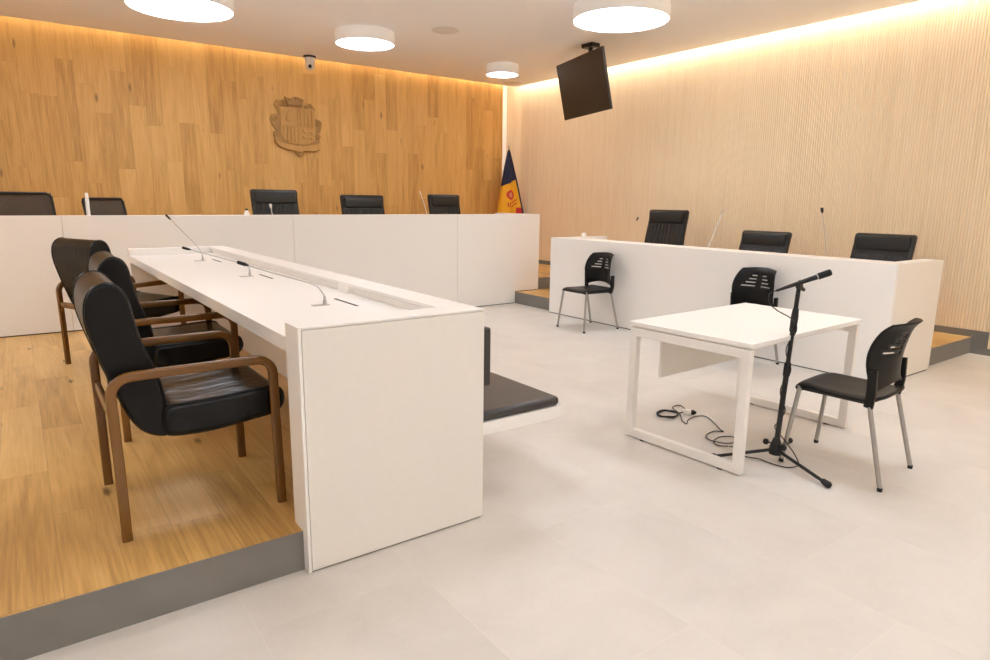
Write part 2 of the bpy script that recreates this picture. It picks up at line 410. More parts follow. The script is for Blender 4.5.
# ------------------------------------------------------------------ the three big desks
def block_desk_end(g, x0, x1, y0, y1, z0, z1): g.box(x0, x1, y0, y1, z0, z1)
# long desk with the armchairs
T = (1.22, 4.6, 0)
t = thing('long_desk', 'long white desk between the wooden armchairs and the padded bench', 'desk', T)
g = G().box(.80, 1.64, 2.346, 2.48, .004, 1.0).box(.80, .812, 2.336, 2.346, .004, 1.0).box(.812, 1.64, 2.336, 2.346, .9915, 1.0)
g.build('end_block', M['white'], t, off=T, bevel=.0015)
G().box(.8145, 1.64, 2.336, 2.3455, .012, .988).build('end_panel', M['white_edge'], t, off=T, bevel=.001)
G().box(.815, 1.635, 2.35, 2.47, 0, .004).build('plinth', M['gap'], t, off=T)
G().box(.80, 1.64, 6.70, 6.84, 0, 1.0).build('end_block', M['white'], t, off=T, bevel=.0015)
G().box(.80, 1.505, 2.48, 6.70, .883, .943).build('desktop', M['white'], t, off=T, bevel=.0015)
G().box(1.505, 1.64, 2.48, 6.70, .002, .975).build('front_panel', M['white'], t, off=T, bevel=.001)
G().box(1.488, 1.64, 2.48, 6.70, .982, 1.0).box(1.509, 1.635, 2.48, 6.70, .97, .983, mi=1).build('ledge', [M['white'], M['gap']], t, off=T, bevel=.0012)
g = G().prism([(1.49, .9995), (1.506, .9995), (1.506, .943), (1.470, .943)], 'y', 3.446, 3.585); g.build('lit_wedge', M['white'], t, off=T)  # wedge shape made up: its slope catches light like the desktop
for yc in (3.166, 4.51, 5.855):
    g = G().box(1.337, 1.351, yc - .145, yc + .145, .9425, .9445); o = g.build('cable_slot', M['gap'], t, off=T, label='black brush slot in the desktop')
# big desk at the back
T = (3.0, 7.9, 0)
t = thing('long_desk', 'widest white desk, across the back of the room under the coat of arms', 'desk', T)
xs = [XL + .3, -1.87, .353, 2.572, 4.801, 6.23]
for a, b in zip(xs, xs[1:]):
    z0 = DZ + .007 if b < .5 else (.009 if b < 6 else None)
    g = G()
    if z0 is not None and not (a < 1.5 < b): g.box(a + .0015, b - .0015, YD, YD + .04, z0 + .003, 1.28)
    elif a < 1.5 < b:
        g.prism([(a + .0015, DZ + .010), (1.5, DZ + .010), (1.5, .010), (b - .0015, .010), (b - .0015, 1.28), (a + .0015, 1.28)], 'y', YD, YD + .04)
    else:
        g.prism([(a + .0015, .010), (5.795, .010), (5.795, DZ + .009), (b, DZ + .009), (b, 1.28), (a + .0015, 1.28)], 'y', YD, YD + .04)
    g.build('front_panel', M['white'], t, off=T, bevel=.001)
G().box(XL + .3, 1.5, YD + .012, YD + .04, DZ, DZ + .011).box(1.52, 5.79, YD + .012, YD + .04, 0, .011).box(5.81, 6.22, YD + .012, YD + .04, DZ, DZ + .010).build('plinth', M['gap'], t, off=T)
G().box(XL + .3, 6.09, YD + .04, 7.70, 1.24, 1.2785).build('ledge', M['white'], t, off=T)
G().box(XL + .3, 6.09, YD + .041, 8.25, 1.04, 1.08).build('desktop', M['white'], t, off=T)
G().box(6.09, 6.23, YD + .041, 8.40, DZ2, 1.28).build('end_block', M['white'], t, off=T, bevel=.001)
G().box(XL + .3, XL + .44, YD + .041, 8.25, DZ2, 1.04).build('end_block', M['white'], t, off=T)
# desk along the slatted wall
T = (6.1, 4.4, 0)
t = thing('long_desk', 'white desk in front of the slatted wall with plastic chairs standing against its face', 'desk', T)
G().box(5.70, 5.738, 2.351, 6.60, .010, 1.0).build('front_panel', M['white'], t, off=T, bevel=.001)
G().box(5.705, 5.738, 2.36, 6.59, 0, .010).box(5.75, 6.57, 2.353, 2.40, 0, .010).build('plinth', M['gap'], t, off=T)
G().box(5.738, 6.0, 2.50, 6.46, .965, 1.0).build('ledge', M['white'], t, off=T)
G().box(5.7385, 6.60, 2.35, 2.405, .010, 1.0).build('end_panel', M['white_edge'], t, off=T, bevel=.001)
G().box(5.7385, 6.60, 2.411, 2.50, DZ, 1.0).build('end_block', M['white'], t, off=T)
G().box(5.7385, 6.60, 6.46, 6.60, DZ, 1.0).build('end_block', M['white'], t, off=T)
G().box(5.7385, 6.45, 2.50, 6.46, .865, .905).build('desktop', M['white'], t, off=T)

# padded bench fixed along the long desk
T = (1.64, 4.5, 0)
t = thing('padded_bench', 'padded black bench on a white base along the far side of the long desk', 'bench', T)
G().box(1.64, 2.192, 2.42, 6.60, .370, .432).build('seat_base', M['white'], t, off=T, bevel=.001)
for yb in (2.9, 4.5, 6.1): G().prism([(1.64, .10), (1.70, .10), (2.0, .370), (1.64, .370)], 'y', yb - .02, yb + .02).build('bracket', M['white'], t, off=T)
G().box(1.645, 2.186, 2.424, 6.59, .432, .482).build('seat_cushion', M['vinyl'], t, off=T, bevel=.022, seg=4, label='black vinyl seat cushion')
G().box(1.64, 1.700, 2.362, 6.59, .63, .905).build('back_cushion', M['vinyl'], t, off=T, bevel=.012, seg=4, label='black vinyl back cushion')

# ------------------------------------------------------------------ small white table
t = thing('table', 'white meeting table on two square loop legs standing alone on the tiles', 'table', (3.70, 2.355, 0), R(2.5))
W2, D2 = .655, .415
G().box(-W2, W2, -D2, D2, .718, .745).build('tabletop', M['white'], t, bevel=.0015)
for s in (-1, 1):
    xo, xi = s * (W2 - .001), s * (W2 - .042)
    a, b = min(xo, xi), max(xo, xi)
    e_ = .010; O = [(-D2 + e_, .007), (D2 - e_, .007), (D2 - e_, .709), (-D2 + e_, .709)]
    k = .052; I = [(-D2 + e_ + k, .007 + k), (D2 - e_ - k, .007 + k), (D2 - e_ - k, .709 - k), (-D2 + e_ + k, .709 - k)]
    vs = [(x, y, z) for x in (a, b) for y, z in O + I]; fs = []
    for j in range(4):
        j2 = (j + 1) % 4
        fs += [(j, j2, 4 + j2, 4 + j), (8 + j, 8 + j2, 12 + j2, 12 + j), (j, j2, 8 + j2, 8 + j), (4 + j, 4 + j2, 12 + j2, 12 + j)]
    lg = G().add(vs, fs).build('loop_leg', M['steel_white'], t, bevel=.003)
    for yy in (-D2 + .14, D2 - .14):
        G().lathe([(0, 0), (.02, 0), (.02, .0075), (0, .0075)], ((a + b) / 2, yy, 0), 16).build('glide', M['rubber'], lg, label='black glide')
g = G()
for yy in (-D2 + .12, D2 - .12): g.box(-W2 + .042, W2 - .042, yy - .02, yy + .02, .672, .709)
for xx in (-W2 + .04, W2 - .04): g.box(xx - .02, xx + .02, -D2 + .05, D2 - .05, .709, .718)
g.build('support_rail', M['steel_white'], t, bevel=.002)
G().box(-.545, .545, .238, .256, .40, .70).build('modesty_panel', M['white_edge'], t, bevel=.001)

# ------------------------------------------------------------------ black plastic chairs
def smooth_slot_grid(ul, vl, holes, fn):
    """sheet over the grid ul x vl without the cells inside holes"""
    vs = [fn(u, v) for v in vl for u in ul]; nu = len(ul); fs = []
    for j in range(len(vl) - 1):
        for i in range(nu - 1):
            uc, vc = (ul[i] + ul[i + 1]) / 2, (vl[j] + vl[j + 1]) / 2
            if any(a < uc < b and c < vc < d for a, b, c, d in holes): continue
            fs.append((j * nu + i, j * nu + i + 1, (j + 1) * nu + i + 1, (j + 1) * nu + i))
    return vs, fs
def plastic_chair(loc, rz, label):
    t = thing('plastic_chair', label, 'chair', loc, rz, 'black plastic chairs')
    # seat: shallow dished sheet, front edge turned down; local +x is forward
    n = 14; ul = [-.225 + .45 * i / n for i in range(n + 1)]; vl = [i / 16 for i in range(17)]
    def sf(u, v):
        x = -.215 + .475 * v; wd = .93 + .07 * math.sin(PI * min(1, v * 1.1)); e = (abs(u) / .225) ** 4
        z = .464 - .012 * (1 - e) * math.sin(PI * v) + .010 * v
        if v > .88: z -= .030 * ((v - .88) / .12) ** 2
        if v < .12: z += .018 * ((.12 - v) / .12) ** 2
        z -= .012 * max(0, (abs(u) - .19) / .035) ** 2
        xx = x - (.022 * e if v > .5 else -.03 * e * (1 - v * 2))
        return (xx, u * wd, z)
    G().add(*smooth_slot_grid(ul, vl, [], sf)).build('seat', M['plastic'], t, solid=.022, sub=1)
    # backrest: curved sheet with two columns of slots, arched lower edge, top rolled back
    us = sorted(set([-.215, -.20, -.175, -.15, -.12, -.10, -.08, -.06, -.042, -.028, -.012, 0, .012, .028, .042, .06, .08, .10, .12, .15, .175, .20, .215]))
    rows = [.705, .737, .769, .801]; hs = .011
    vs_ = sorted(set([.50, .515, .535, .56, .585, .61, .635, .66, .685, .835, .85, .862, .872, .880] + [r for q in rows for r in (q, q + hs)]))
    holes = []
    for i, q in enumerate(rows):
        a = (.15, .12, .10, .08)[i]
        holes.append((.028, a, q, q + hs)); holes.append((-a, -.028, q, q + hs))
    def bf(u, v):
        k = (v - .50) / .38; c = (u / .215) ** 2
        low = max(0, (.56 - v) / .06)
        z = v + .045 * (1 - c) * low
        wd = .95 + .05 * math.sin(PI * min(1, k * .8)) - (.17 * (max(0, k - .5) / .5) ** 1.5)
        x = -.205 - .050 * k ** 1.5 + .016 * math.sin(PI * k) + (.040 + .032 * k + .035 * math.sin(PI * k)) * c
        x -= .024 * max(0, (k - .84) / .16) ** 2
        return (x, u * wd, z - .012 * c * max(0, (k - .7) / .3))
    G().add(*smooth_slot_grid(us, vs_, holes, bf)).build('backrest', M['plastic'], t, solid=.008, smooth=True, ang=60)
    for s in (-1, 1):
        g = G().tube(cat([(-.150, s * .207, .425), (-.160, s * .220, .50), (-.158, s * .223, .57), (-.156, s * .223, .632)], 5), .02, 12, flat=(.024, .013), up=(1, 0, 0))
        g.build('back_support', M['plastic'], t, smooth=True)
    for sxx in (1, -1):
        for s in (-1, 1):
            foot, top = ((.262, s * .236, .012), (.215, s * .197, .460)) if sxx > 0 else ((-.262, s * .236, .012), (-.150, s * .207, .460))
            lg = G().tube([foot, top], .0125, 14).build('leg', M['metal'], t, smooth=True, label='grey metal leg')
            f = Vector(foot); G().lathe([(0, -.012), (.013, -.012), (.0138, .006), (.013, .009), (0, .009)], f, 14).build('foot_cap', M['rubber'], lg, smooth=True)
    g = G().tube([(-.145, -.2, .443), (-.145, .2, .443)], .011, 10).tube([(.205, -.19, .444), (.205, .19, .444)], .011, 10)
    for s in (-1, 1): g.tube([(-.145, s * .19, .443), (.205, s * .185, .446)], .011, 10)
    g.build('seat_frame', M['black_metal'], t, smooth=True)
    return t
ch = plastic_chair((3.722, 1.676, 0), R(95.5), 'black plastic chair facing the small white table, next to the microphone stand')
copy_thing(ch, (5.368, 5.515, 0), R(178), 'black plastic chair alone against the face of the right-hand desk, seen whole')
copy_thing(ch, (5.358, 3.475, 0), R(180), 'black plastic chair behind the small white table, its seat hidden by the tabletop')

# ------------------------------------------------------------------ wooden armchairs with black leather
def armchair(loc, rz, label):
    """local +x forward, origin on the platform at the middle of the four feet"""
    t = thing('armchair', label, 'armchair', loc, rz, 'wooden armchairs with black leather')
    for s in (-1, 1):
        ys = s * .312
        pts = [(-.29, ys, 0), (-.292, ys, .30), (-.296, ys, .56)] + [(-.222 + .074 * math.cos(R(a)), ys, .578 + .066 * math.sin(R(a))) for a in range(180, 89, -15)]
        pts += [(-.10, ys, .645), (.05, ys, .645), (.19, ys, .646)] + [(.23 + .068 * math.cos(R(a)), ys, .580 + .066 * math.sin(R(a))) for a in range(90, -1, -15)]
        pts += [(.299, ys, .40), (.303, ys, .20), (.306, ys, 0)]
        g = G().tube(pts, .02, 16, flat=(.0145, .0185), up=(0, 1, 0))
        g.build('arm_loop', M['chairwood'], t, smooth=True, ang=70, label='bent wooden arm and leg loop')
    g = G()
    g.tube([(-.292, -.312, .475), (-.292, .312, .475)], .01, 12, flat=(.022, .012), up=(0, 0, 1))
    g.build('frame_rail', M['chairwood'], t, smooth=True, ang=70)
    # leather back: rolled top, lumbar curve (side profile from the photograph, x forward / z up)
    back = [(-.105, .376), (-.155, .383), (-.20, .415), (-.234, .47), (-.272, .57), (-.306, .68), (-.338, .80), (-.347, .87), (-.338, .935), (-.308, .975), (-.265, .988), (-.228, .970), (-.206, .93), (-.196, .88), (-.184, .81), (-.166, .735), (-.136, .655), (-.118, .58), (-.110, .50), (-.10, .42)]
    pb = cat([(p[0], 0, p[1]) for p in back], 3, closed=True); pb = [(p.x, p.z) for p in pb]
    bk = G().prism(pb, 'y', -.262, .262).build('backrest', M['leather_matt'], t, bevel=.03, seg=4, label='black leather back cushion')
    def piping(prof, y, inset):
        c = sum((Vector((p[0], 0, p[1])) for p in prof), Vector()) / len(prof)
        return [Vector((p[0] + (c.x - p[0]) * 0, y, p[1])) for p in prof]
    for s in (-1, 1):
        pts = [Vector((p[0], s * .246, p[1])) for p in pb]
        cen = Vector((-.23, 0, .75))
        loop = []
        for i, p in enumerate(pts):
            tg = pts[(i + 1) % len(pts)] - pts[i - 1]; nr = Vector((tg.z, 0, -tg.x)).normalized()
            loop.append(p + nr * (.002 if nr.dot(p - Vector((-.23, p.y, p.z))) > 0 else .002) * 1)
        G().tube(loop, .0065, 8, closed=True).build('piping', M['leather'], bk, smooth=True)
    # seat: thick pad hung between the loops, underside sagging
    seat = [(-.118, .40), (-.09, .376), (.05, .370), (.20, .385), (.30, .398), (.342, .428), (.348, .468), (.325, .506), (.25, .512), (.10, .502), (-.03, .498), (-.10, .495), (-.12, .46)]
    ps = cat([(p[0], 0, p[1]) for p in seat], 3, closed=True); ps = [(p.x, p.z) for p in ps]
    st = G().prism(ps, 'y', -.285, .285).build('seat', M['leather'], t, bevel=.026, seg=4, label='black leather seat cushion')
    for s in (-1, 1):
        G().tube([Vector((p[0], s * .27, p[1])) for p in ps], .006, 8, closed=True).build('piping', M['leather'], st, smooth=True)
    return t
ac = armchair((.512, 3.008, DZ), 0, 'wooden armchair with black leather nearest the viewer, seen whole')
copy_thing(ac, (.66, 4.19, DZ), R(0), 'wooden armchair with black leather, in the middle between two like it at the long desk')
copy_thing(ac, (.615, 5.852, DZ), R(25), 'wooden armchair with black leather farthest from the viewer, turned towards the back desk')

# ------------------------------------------------------------------ office chairs behind the desks
def swivel_base(t, zs):
    """five-star base on castors and gas column up to height zs"""
    G().lathe([(.03, .10), (.03, zs - .16), (.018, zs - .16), (.018, zs - .03)], n=16).build('gas_column', M['black_metal'], t, smooth=True)
    bs = G()
    for k in range(5):
        a = 2 * PI * k / 5 + .3; d = Vector((math.cos(a), math.sin(a), 0))
        bs.tube([d * .02 + Vector((0, 0, .11)), d * .17 + Vector((0, 0, .10)), d * .30 + Vector((0, 0, .075))], [.028, .022, .016], 10)
    b = bs.build('star_base', M['black_metal'], t, smooth=True)
    for k in range(5):
        a = 2 * PI * k / 5 + .3; d = Vector((math.cos(a), math.sin(a), 0)); e = Vector((-d.y, d.x, 0)); c = d * .30 + Vector((0, 0, .03))
        g = G()
        for s in (-1, 1): g.lathe([(0, -.009), (.028, -.009), (.03, 0), (.028, .009), (0, .009)], c + e * s * .017, 16, axis=e)
        g.tube([c, c + Vector((0, 0, .05))], .008, 8); g.build('castor', M['rubber'], b, smooth=True)
def leather_chair(loc, rz, label, w=.56, top=1.2, seat=.48, group='black leather swivel chairs'):
    t = thing('office_chair', label, 'chair', loc, rz, group)
    swivel_base(t, seat - .04)
    x0 = -.20
    H = top - seat
    # back slab: gently curved profile (x, z)
    prof = [(x0 + .02, seat - .06), (x0 - .035, seat - .04), (x0 - .06, seat + .25 * H), (x0 - .085, seat + .55 * H), (x0 - .13, seat + .85 * H), (x0 - .145, top - .03), (x0 - .125, top), (x0 - .08, top - .004), (x0 - .06, top - .04), (x0 - .055, seat + .8 * H), (x0 - .01, seat + .55 * H), (x0 + .035, seat + .25 * H), (x0 + .04, seat)]
    p3 = cat([(p[0], 0, p[1]) for p in prof], 3, closed=True)
    bk = G().prism([(p.x, p.z) for p in p3], 'y', -w / 2, w / 2).build('backrest', M['leather_office'], t, bevel=.035, seg=3)
    # head panel and pleated lower panel on the front of the back
    hp = [(x0 - .10, top - .012), (x0 - .05, top - .02), (x0 - .035, top - .055), (x0 - .032, top - .155), (x0 - .05, top - .178), (x0 - .09, top - .178)]
    G().prism(hp, 'y', -w / 2 + .035, w / 2 - .035).build('head_panel', M['leather_office'], bk, bevel=.014, seg=3)
    g = G(); nb = 9; wi = w - .08
    for i in range(nb):
        yy = -wi / 2 + wi * (i + .5) / nb + random.uniform(-.006, .006)
        g.tube(cat([(x0 - .05, yy, top - .185), (x0 - .022, yy + random.uniform(-.01, .01), seat + .55 * H), (x0 + .03, yy, seat + .25 * H), (x0 + .03, yy, seat + .05)], 4), .01, 10, flat=(.014, wi / nb / 2 * .98), up=(1, 0, 0))
    g.build('pleats', M['leather_office'], bk, smooth=True, ang=80)
    G().box(-.24, .27, -.27, .27, seat - .05, seat + .05).build('seat', M['leather_office'], t, bevel=.035, seg=4)
    for s in (-1, 1):
        g = G().tube(cat([(-.12, s * .26, seat - .03), (-.13, s * .31, seat + .05), (-.13, s * .315, seat + .155), (.0, s * .315, seat + .175), (.14, s * .315, seat + .17), (.15, s * .31, seat + .06), (.10, s * .26, seat - .03)], 5), .013, 10, flat=(.016, .022), up=(0, 1, 0))
        g.build('armrest', M['black_metal'], t, smooth=True)
    return t
def mesh_chair(loc, rz, label, w=.46, top=1.1, seat=.48):
    t = thing('office_chair', label, 'chair', loc, rz, 'mesh backed swivel chairs')
    swivel_base(t, seat - .03)
    G().box(-.22, .26, -.245, .245, seat - .035, seat + .035).build('seat', M['vinyl'], t, bevel=.03, seg=4)
    ib, it = w / 2 - .005, w / 2
    xb, xt = -.235, -.345; zb = seat + .10
    ring = [(xb, -ib, zb), (xb, ib, zb), (xt, it, top), (xt, -it, top)]
    g = G()
    def lerp(a, b, k): return tuple(a[i] + (b[i] - a[i]) * k for i in range(3))
    loop = []
    for i in range(4):
        a, b = ring[i], ring[(i + 1) % 4]
        loop += [lerp(a, b, k) for k in (.06, .35, .65, .94)]
    g.tube(loop, .012, 10, closed=True); g.tube([(-.10, 0, seat - .03), (-.25, 0, seat), (xb - .03, 0, zb + .02)], .022, 10)
    bf = g.build('back_frame', M['black_metal'], t, smooth=True)
    n = 8; vs = []
    for j in range(n + 1):
        for i in range(n + 1):
            v = j / n; u = i / n; hw = ib + (it - ib) * v
            vs.append((xb + (xt - xb) * v - .03 * math.sin(PI * u) * .6, -hw + 2 * hw * u, zb + (top - zb) * v))
    fs = [(j * (n + 1) + i, j * (n + 1) + i + 1, (j + 1) * (n + 1) + i + 1, (j + 1) * (n + 1) + i) for j in range(n) for i in range(n)]
    G().add(vs, fs).build('mesh_back', M['mesh'], t, smooth=True, solid=.003)
    for s in (-1, 1):
        g = G().tube([(-.02, s * .24, seat - .02), (-.02, s * .29, seat - .01), (-.02, s * .295, seat + .19)], .014, 10).box(-.13, .11, s * .295 - .035, s * .295 + .035, seat + .19, seat + .215)
        g.build('armrest', M['black_metal'], t, smooth=True)
    return t
Dz = DZ2
fb = R(-90)
mesh_chair((.12, 8.10, Dz), fb + R(25), 'wide grey mesh-backed chair behind the back desk, at the left edge of the photo', w=.80, top=1.155)
mesh_chair((1.0, 8.22, Dz), fb + R(34), 'narrow mesh-backed chair behind the back desk, beside the slim white post', w=.50, top=1.105)
leather_chair((2.72, 8.20, Dz), fb + R(5), 'black leather swivel chair behind the back desk, nearest the water bottle', w=.60, top=1.235)
leather_chair((3.92, 8.25, Dz), fb, 'black leather swivel chair, second from the left of three behind the back desk', w=.63, top=1.185)
leather_chair((5.24, 8.25, Dz), fb, 'black leather swivel chair behind the back desk, nearest the flag', w=.53, top=1.21)
leather_chair((6.78, 5.80, DZ), R(183), 'tallest black leather swivel chair behind the right-hand desk, beside its far end', w=.60, top=1.205)
leather_chair((6.82, 4.38, DZ), R(183), 'middle black leather swivel chair of three behind the right-hand desk', w=.60, top=.985)
leather_chair((6.82, 3.08, DZ), R(181), 'black leather swivel chair behind the right-hand desk, at its near end', w=.58, top=1.015)

# ------------------------------------------------------------------ gooseneck microphones
def gooseneck(base, pts, label, group, head='foam', r=.0033, stem='neck', plate=True, hl=.042, hr=.0085):
    t = thing('gooseneck_microphone', label, 'microphone', base, 0, group)
    B = Vector(base)
    if plate:
        G().box(B.x - .065, B.x + .02, B.y - .02, B.y + .02, B.z, B.z + .003).build('base_plate', M['neck'], t, off=base, bevel=.001)
    G().lathe([(.009, 0), (.009, .02), (.006, .03), (.0055, .045)], B, 14).build('socket', M['neck'], t, off=base, smooth=True)
    P = cat([B + Vector((0, 0, .04))] + [Vector(p) for p in pts], 6)
    G().tube(P, r, 10).build('stem', M[stem], t, off=base, smooth=True)
    d = (P[-1] - P[-2]).normalized()
    G().lathe([(.002, -.012), (hr * .55, -.010), (hr * .7, 0), (hr, .006), (hr, hl - .006), (hr * .7, hl), (0, hl + .001)], P[-1] - d * hl * .7, 14, axis=d).build('capsule', M[head], t, off=base, smooth=True)
    return t
ZT = .943
gl = 'gooseneck microphones on the long desk'
gooseneck((1.246, 5.91, ZT), [(1.229, 5.91, 1.034), (1.18, 5.91, 1.102), (1.09, 5.91, 1.21), (.999, 5.91, 1.316)], 'gooseneck microphone standing upright at the far end of the long desk', gl)
gooseneck((1.257, 4.577, ZT), [(1.252, 4.577, 1.005), (1.217, 4.577, 1.028), (1.05, 4.577, 1.085), (.858, 4.577, 1.148)], 'gooseneck microphone bent low in the middle of the long desk', gl)
gooseneck((1.221, 3.14, ZT), [(1.214, 3.14, 1.0), (1.180, 3.14, 1.042), (1.099, 3.14, 1.075), (.95, 3.14, 1.125), (.821, 3.14, 1.173)], 'gooseneck microphone bent low on the long desk, nearest the viewer', gl)
gd = 'gooseneck microphones on the back desk'
gooseneck((2.52, 8.0, 1.08), [(2.52, 8.0, 1.2), (2.503, 8.0, 1.268), (2.49, 7.99, 1.33), (2.48, 7.98, 1.386)], 'thin gooseneck microphone with a pale tip before a leather chair at the back', gd, head='white_plastic', stem='white_plastic', r=.004, hr=.013)
gooseneck((4.70, 8.0, 1.08), [(4.68, 8.0, 1.18), (4.632, 8.0, 1.275), (4.58, 8.0, 1.43), (4.525, 8.0, 1.571)], 'thin pale gooseneck microphone leaning left of the leather chair nearest the flag', gd, head='white_plastic', stem='white_plastic', r=.004, hr=.007)
gr = 'gooseneck microphones on the right-hand desk'
gooseneck((6.1, 5.66, .905), [(6.1, 5.64, .98), (6.1, 5.60, 1.08), (6.1, 5.54, 1.18), (6.1, 5.473, 1.282)], 'gooseneck microphone on the right-hand desk, left of the tallest leather chair', gr, stem='slat', r=.0035)
gooseneck((6.1, 4.52, .905), [(6.1, 4.49, .95), (6.1, 4.435, 1.03), (6.1, 4.36, 1.21), (6.1, 4.292, 1.388)], 'pale gooseneck microphone on the right-hand desk, between the tallest chair and the next one', gr, head='chrome', stem='white_plastic', r=.005, hr=.008)
gooseneck((6.1, 3.12, .905), [(6.1, 3.13, .96), (6.1, 3.143, 1.03), (6.1, 3.18, 1.22), (6.1, 3.227, 1.427)], 'gooseneck microphone on the right-hand desk with a small dark head, left of the last chair', gr, hr=.013, hl=.04)

# things standing on the desks
o = G().lathe([(.018, 0), (.018, .30), (.0175, .36), (.015, .405), (.009, .418), (0, .42)], n=20).build('post', M['white_plastic'], smooth=True)
o.location = (.618, 8.0, 1.08); tag(o, 'slim white post standing on the back desk before the narrow mesh-backed chair', 'post')
t = thing('water_bottle', 'small pale water bottle with a dark cap on the back desk', 'bottle', (2.205, 8.0, 1.08))
G().lathe([(.0, 0), (.031, 0), (.033, .01), (.033, .14), (.031, .19), (.026, .222), (.014, .236), (.013, .25), (0, .25)], n=24).build('bottle_body', M['white_plastic'], t, smooth=True)
G().lathe([(0, .245), (.0155, .245), (.0155, .262), (0, .263)], n=20).build('cap', M['rubber'], t, smooth=True, label='dark cap')
o = G().lathe([(.0, 0), (.028, 0), (.034, .05), (.033, .052), (.026, .006), (0, .005)], n=24).build('cup', M['paper'], smooth=True)
o.location = (6.22, 6.53, 1.0); tag(o, 'small white cup on the far end of the right-hand desk', 'cup')

# ------------------------------------------------------------------ flag in the corner
FX, FY = 7.337, 9.72
def flag_mat():
    g = NT('flag_cloth'); x, y, z, o = g.pos()       # local: x across, z up from the platform
    blue, yel, red = (.012, .016, .06), (.80, .42, .015), (.50, .02, .03)
    s = g.math('SUBTRACT', z, g.math('MULTIPLY', x, .42))          # colour limits slant across the folds
    c = g.mix(g.math('LESS_THAN', s, 1.455), blue, yel)
    c = g.mix(g.math('MULTIPLY', g.math('LESS_THAN', z, 1.01), g.math('GREATER_THAN', x, .13)), c, red)
    edge = g.math('GREATER_THAN', g.math('SUBTRACT', x, g.math('MULTIPLY', g.math('SUBTRACT', 2.06, z), .235)), .0)
    c = g.mix(edge, c, blue)
    # coat of arms printed on the yellow band: ring and bars
    def disc(cx_, cz_, r0, r1):
        dx = g.math('SUBTRACT', x, cx_); dz = g.math('SUBTRACT', z, cz_)
        d = g.math('SQRT', g.math('ADD', g.math('MULTIPLY', dx, dx), g.math('MULTIPLY', dz, dz)))
        return g.math('MULTIPLY', g.math('GREATER_THAN', d, r0), g.math('LESS_THAN', d, r1))
    c = g.mix(disc(.0, 1.235, .0, .05), c, (.62, .30, .16)); c = g.mix(disc(.0, 1.235, .05, .09), c, (.55, .05, .04))
    st = g.math('LESS_THAN', g.math('FRACT', g.math('MULTIPLY', g.math('SUBTRACT', z, g.math('MULTIPLY', x, .55)), 16)), .38)
    bx = g.math('MULTIPLY', g.math('MULTIPLY', g.math('GREATER_THAN', x, .01), g.math('LESS_THAN', x, .15)), g.math('MULTIPLY', g.math('GREATER_THAN', s, .98), g.math('LESS_THAN', s, 1.13)))
    c = g.mix(g.math('MULTIPLY', st, bx), c, (.55, .09, .03))
    bx = g.math('MULTIPLY', g.math('MULTIPLY', g.math('GREATER_THAN', x, -.10), g.math('LESS_THAN', x, -.01)), g.math('MULTIPLY', g.math('GREATER_THAN', z, 1.02), g.math('LESS_THAN', z, 1.10)))
    c = g.mix(g.math('MULTIPLY', bx, g.math('LESS_THAN', g.math('FRACT', g.math('MULTIPLY', x, 24)), .5)), c, (.45, .05, .03))
    g.set(Base_Color=c, Roughness=.75); return g.m
t = thing('flag', 'blue, yellow and red flag with a crest hanging folded on a pole in the corner', 'flag', (FX, FY, DZ2))
G().lathe([(.16, 0), (.16, .02), (.05, .035), (.03, .05), (.014, .06), (.014, 2.03), (.01, 2.04)], n=24).build('pole', M['chairwood'], t, smooth=True)
G().lathe([(.004, 2.03), (.02, 2.045), (.012, 2.06), (.026, 2.085), (.018, 2.115), (.004, 2.15), (0, 2.16)], n=16).build('finial', M['chrome'], t, smooth=True, label='pale metal finial')
vs = []; NZ, NA = 30, 48
for j in range(NZ + 1):
    k = j / NZ; z = 2.02 - 1.30 * k
    hw_l, hw_r = .022 + .20 * (k * 1.25) ** .9, .022 + .32 * (k * 1.25) ** 1.0
    hw_l, hw_r = min(hw_l, .25), min(hw_r, .36)
    for a in range(NA):
        an = 2 * PI * a / NA; ca, sa = math.cos(an), math.sin(an)
        fold = (.022 * math.sin(5 * an + 2.2 * k) + .012 * math.sin(9 * an + 1)) * min(1, k * 2.5)
        xx = (hw_r if ca > 0 else hw_l) * ca; yy = (.02 + .09 * k) * sa + fold
        vs.append((xx + fold * .2, yy, z - .05 * k * ca * .5))
fs = [(j * NA + a, j * NA + (a + 1) % NA, (j + 1) * NA + (a + 1) % NA, (j + 1) * NA + a) for j in range(NZ) for a in range(NA)]
G().add(vs, fs).build('flag_cloth', flag_mat(), t, smooth=True, ang=80, solid=.004)

# ------------------------------------------------------------------ microphone stand, microphone and cables
HX, HY = 3.42, 1.93
t = thing('microphone_stand', 'black tripod microphone stand between the small table and the near plastic chair', 'microphone stand', (HX, HY, 0))
g = G().tube([(0, 0, .07), (.035, 0, .55)], .0155, 14); g.build('lower_tube', M['black_metal'], t, smooth=True)
G().tube([(.035, 0, .55), (.068, 0, .98)], .0125, 14).build('upper_tube', M['black_metal'], t, smooth=True)
a = Vector((.035, 0, .55)); d = Vector((.04, 0, .5)).normalized()
G().lathe([(.016, -.04), (.019, -.036), (.0195, .025), (.016, .04)], a, 16, axis=d).build('clutch', M['rubber'], t, smooth=True)
G().lathe([(.0125, 0), (.0185, .01), (.0195, .09), (.0165, .13), (.0125, .14)], Vector((.052, 0, .76)), 16, axis=d).build('grip', M['rubber'], t, smooth=True)
hub = G().lathe([(.02, .045), (.036, .052), (.040, .075), (.032, .105), (.022, .135), (.0165, .15)], n=20).build('hub', M['black_metal'], t, smooth=True)
for an in (100, 250):
    dd = Vector((math.cos(R(an)), math.sin(R(an)), 0)); G().lathe([(.004, 0), (.005, .018), (.015, .019), (.018, .030), (.014, .041), (0, .042)], Vector((0, 0, .11)) + dd * .03, 12, axis=dd).build('knob', M['rubber'], hub, smooth=True)
